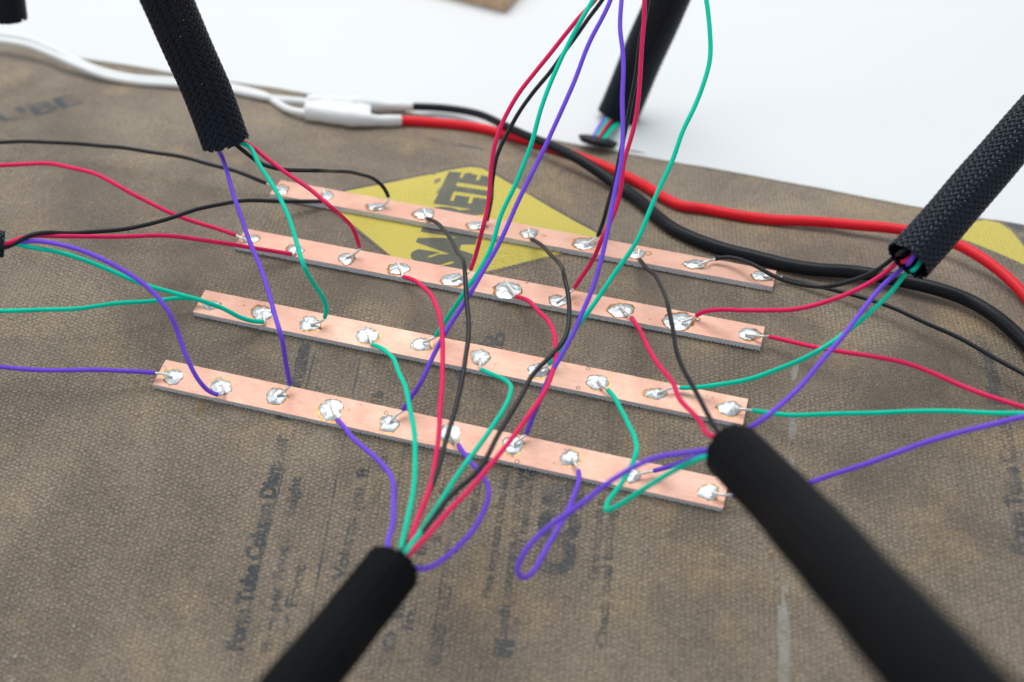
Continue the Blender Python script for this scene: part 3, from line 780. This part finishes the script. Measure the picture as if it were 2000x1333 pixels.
# purple
wire('near', 0, [(303, 729, 4.6), (270, 726, 6), (210, 723, 8), (140, 724, 9), (70, 722, 9), (0, 717, 9), (-120, 708, 9)], [(318, 730, 2.2), (336, 737)], 'left')
wire('near', 1, [(426, 772, 3.8), (410, 766, 5), (392, 748, 9), (370, 708, 15), (350, 660, 20), (328, 610, 27), (300, 573), (250, 533), (190, 500), (120, 480), (50, 472, -455)], [(434, 770, 2.4), (436, 763, 1.6), (433, 752, 1.2)], 'L', 3)
wire('near', 2, [(566, 752, 5), (564, 740, 8), (557, 705, 15), (547, 655, 25), (531, 590), (510, 530), (487, 470), (465, 405), (447, 350), (428, 296, -484)], [(563, 757, 3), (555, 765, 1.6), (541, 773)], 'UL', 0)
wire('near', 3, [(659, 820, 3.8), (672, 834, 6), (690, 856, 10), (718, 882, 14), (746, 905, 19), (763, 935, 25), (770, 975), (768, 1020), (759, 1070, -380)], [(655, 812, 2), (648, 796, 1.8), (644, 784, 1.6)], 'LL', 0)
wire('near', 4, [(787, 801, 4.8), (796, 787, 7), (822, 747, 14), (850, 690), (880, 632), (915, 578), (960, 503), (991, 441), (1018, 386), (1046, 324), (1073, 269), (1096, 219), (1116, 172), (1137, 117), (1160, 66), (1193, 0, -462), (1215, -70, -468), (1240, -160, -474)], [(777, 809, 2.4), (762, 824, 1.3)], 'top')
wire('near', 5, [(895, 869, 4), (903, 882, 6), (920, 903, 9), (940, 925, 13), (954, 950, 18), (955, 975, 22), (938, 1018), (905, 1060), (865, 1093), (832, 1110, -380)], [(889, 861, 2.2), (877, 845, 1.8), (872, 832, 2)], 'LL', 7)
wire('near', 6, [(1028, 848, 4.6), (1034, 832, 7), (1052, 786, 15), (1078, 727, 24), (1103, 682), (1130, 633), (1152, 580), (1170, 520), (1189, 445), (1202, 371), (1212, 310), (1216, 250), (1217, 176), (1216, 98), (1212, 51), (1215, 0, -458), (1228, -70, -464), (1250, -160, -470)], [(1020, 855, 2.4), (1004, 868, 1.3)], 'top')
wire('near', 7, [(1130, 920, 4), (1131, 937, 6), (1123, 963, 10), (1113, 989, 14), (1097, 1018, 18), (1079, 1052, 22), (1060, 1089, 25), (1039, 1120, 28), (1020, 1131, 30), (1010, 1118, 32), (1018, 1091), (1039, 1060), (1073, 1028), (1110, 1002), (1147, 976), (1181, 948), (1218, 924), (1252, 905), (1289, 892), (1335, 886), (1378, 880, -384)], [(1126, 911, 2), (1117, 896, 1.3)], 'LR', 3)
wire('near', 8, [(1277, 920, 4.6), (1300, 914, 7), (1340, 900, 14), (1390, 878, 22), (1440, 850, 28), (1490, 818, 33), (1550, 765), (1600, 710), (1650, 650), (1690, 600), (1730, 555), (1763, 524, -444)], [(1262, 923, 2.4), (1240, 929, 1.3)], 'R', 4)
wire('near', 9, [(1430, 968, 4), (1470, 970, 5), (1520, 960, 8), (1578, 943, 12), (1650, 921, 18), (1740, 889, 25), (1840, 855, 31), (1920, 832, 35), (2000, 813, 38), (2110, 790, 42)], [(1412, 967, 2.4), (1390, 963, 1.3)], 'right')

# ---------------------------------------------------------------- thick power cables with their white shrink tubes
CR = 2.45
def cable(name, c, pts, mat, label, r=CR, cat='cable'):
    C = path(pts, r if not callable(r) else 2.0)
    C = [C[0]] + [C[i] * .5 + (C[i - 1] + C[i + 1]) * .25 for i in range(1, len(C) - 1)] + [C[-1]]
    return tube(name, C, r, mat, None, seg=20, label=label, cat=cat)
cable('power_cable', 'red', [(775, 236, 2.2), (790, 236, 2.2), (850, 240, 2.2), (930, 249, 2.2), (1000, 266, 2.2), (1080, 290, 2.2), (1150, 314, 2.2), (1213, 340, 2.2), (1255, 361, 2.2), (1296, 386, 2.2), (1330, 402, 2.2), (1379, 409, 2.2), (1442, 421, 2.2), (1504, 429, 2.2), (1587, 433, 3.2), (1670, 440, 4.5), (1761, 449, 6), (1820, 461), (1870, 478, 7), (1909, 499), (1948, 526, 5), (1979, 553), (2000, 576, 3), (2070, 690, 2.2)],
      M_CABR, 'thick red power cable winding along the far side of the strips', r=2.15)
cable('power_cable', 'black', [(800, 209, 2.5), (815, 209, 2.5), (870, 212, 3), (930, 222, 4), (980, 243, 6), (1030, 266, 7.2), (1080, 286, 7.2), (1130, 311, 6.5), (1172, 338, 4.5), (1213, 367, 3), (1252, 394, 2.7), (1282, 422, 2.7), (1315, 447, 2.7), (1359, 468, 2.7), (1421, 489, 2.7), (1483, 504, 2.7), (1525, 515, 2.7), (1587, 526, 3), (1670, 532, 3.5), (1773, 551, 4), (1831, 565), (1890, 586, 4), (1948, 621, 4), (2000, 668, 3), (2080, 770, 3)],
      M_CABK, 'thick black power cable crossing over the red one and running off at right', r=lambda t: 1.75 + .85 * sm(.15, .42, t))
def shrink(label, pts, r0, r1, mat=M_SHRINK, fl=.8):
    C = path(pts, r1)
    o = tube('heat_shrink_tube', C, lambda t: r0 + (r1 - r0) * sm(.45, .75, t) + .12 * math.sin(t * 31), mat, None, seg=20, flat=fl, label=label, cat='heat shrink tube', group='white heat-shrink tubes on the power cables')
shrink('white heat-shrink tube around the end of the thick black cable', [(600, 202, 6.0), (640, 204, 5.0), (700, 205, 4.5), (750, 207, 3.4), (806, 209, 3)], 4.0, 2.3)
shrink('white heat-shrink tube around the end of the thick red cable', [(600, 219, 4.2), (640, 225, 4.2), (700, 233, 4.0), (740, 236, 3.0), (783, 236, 2.6)], 4.0, 2.7)
tube('tape_wrap', path([(598, 210, 4.6), (640, 214, 4.6), (690, 219, 4.2), (724, 222, 3.8)], 3), lambda t: 3.3 - .5 * t + .15 * math.sin(t * 23), M_SHRINK, None, seg=24, flat=1.75, label='flat white wrapping binding the two white cable joints together', cat='wrap')
# white two-core lead
lead = empty('white_lead', on_surf(300, 158), label='white twin lead lying over the far left edge of the sheet, splitting into two cores', cat='cable')
tube('lead_core', path([(-150, 60, 8), (-60, 64, 9), (0, 68, 9), (50, 76, 9), (100, 95, 8), (150, 119, 6), (200, 139, 4), (260, 152, 3), (340, 158, 2.2), (430, 166, 2), (480, 176, 2), (520, 188, 2), (545, 204, 2), (570, 216, 3), (604, 222, 4)], 1.7), 1.6, M_WHITE, lead, seg=12)
tube('lead_core', path([(-150, 72, 6), (-60, 76, 7), (0, 80, 7), (50, 88, 7), (100, 106, 6), (150, 128, 5), (200, 148, 3), (260, 160, 2), (340, 166, 2), (430, 172, 2), (480, 183, 2), (530, 192, 2.5), (570, 196, 4), (608, 200, 5.5)], 1.7), 1.6, M_WHITE, lead, seg=12)

# ---------------------------------------------------------------- rear bundle and disc
def disc():
    c = on_surf(1166, 284, 1.0); V = []; F = []; n = 40
    nrm = Vector((0.06, .55, .83)).normalized(); X = Vector((1, 0, 0)); X = (X - nrm * X.dot(nrm)).normalized(); Y = nrm.cross(X)
    pr = [(0, 3.4), (6.4, 3.4), (8.6, 2.9), (8.9, 2.2), (8.2, 1.2), (7.4, .3), (0, .3)]
    for (r, h) in pr:
        for q in range(n):
            t = q / n * 2 * math.pi; V.append(c + X * math.cos(t) * r + Y * math.sin(t) * r + nrm * h)
    for i in range(len(pr) - 1):
        for q in range(n):
            a = i * n + q; b = i * n + (q + 1) % n; F.append((a, a + n, b + n, b))
    meshobj('rubber_disc', V, F, M_FOAM, None, label='small flat black disc standing at the far edge of the sheet', cat='disc')
    return c + nrm * 3.0
dc = disc()
for i, (c, dx) in enumerate((('purple', -4.2), ('green', -2.2), ('red', 0.4), ('black', 2.0), ('green', 4.0))):
    base = dc + Vector((dx * .55, .8 * (i % 2), 0))
    e = into('B', i, 6, 20)
    C = catmull([base, base.lerp(e[0], .5) + Vector((0, 0, .8))] + e, 1.0)
    lab = {0: 'purple wire between the rear sleeve and the black disc', 1: 'green wire on the left inside the short bundle over the black disc', 2: 'red wire in the short bundle over the black disc',
           3: 'black wire in the short bundle over the black disc', 4: 'green wire on the right of the short bundle over the black disc'}[i]
    tube(c + '_wire', C, .95, M_WIRE[c], None, seg=10, label=lab, cat='wire', group='short wires above the black disc')

# ---------------------------------------------------------------- wooden piece on the table behind
def wood():
    n = NT('pale_wood'); co = n.n('ShaderNodeTexCoord').outputs['Object']
    mm = n.mapping(co, (60, 900, 900))
    n.put(n.b.inputs['Base Color'], n.mix(n.ramp(n.noise(mm, 1.0, 4), .35, .65), (0.42, 0.26, 0.15), (0.62, 0.42, 0.27)))
    n.b.inputs['Roughness'].default_value = .6
    d = ray(988, 27); k = (TZ - CAM_LOC.z) / d.z; c = CAM_LOC + d * k      # lower right corner on the table
    d2 = ray(885, 0); k2 = (TZ - CAM_LOC.z) / d2.z; c2 = CAM_LOC + d2 * k2
    ax = (c2 - c).normalized(); ax.z = 0; ax.normalize(); ay = Vector((0, 0, 1)).cross(ax) * -1
    if ay.y < 0: ay = -ay
    L, Wd, H = 150, 40, 8
    bm = bmesh.new(); bmesh.ops.create_cube(bm, size=1)
    for v in bm.verts: v.co = c + ax * ((v.co.x + .5) * L) + ay * ((v.co.y + .5) * Wd) + Vector((0, 0, 1)) * ((v.co.z + .5) * H)
    bmesh.ops.recalc_face_normals(bm, faces=bm.faces[:])
    bmesh.ops.bevel(bm, geom=bm.edges[:], offset=.8, segments=2, affect='EDGES')
    bm.verts.index_update()
    V = [v.co.copy() for v in bm.verts]; F = [[v.index for v in f.verts] for f in bm.faces]; bm.free()
    meshobj('wooden_block', V, F, n.m, None, smooth=False, label='blurred brown wooden block on the white table at the top edge', cat='wooden block')
wood()
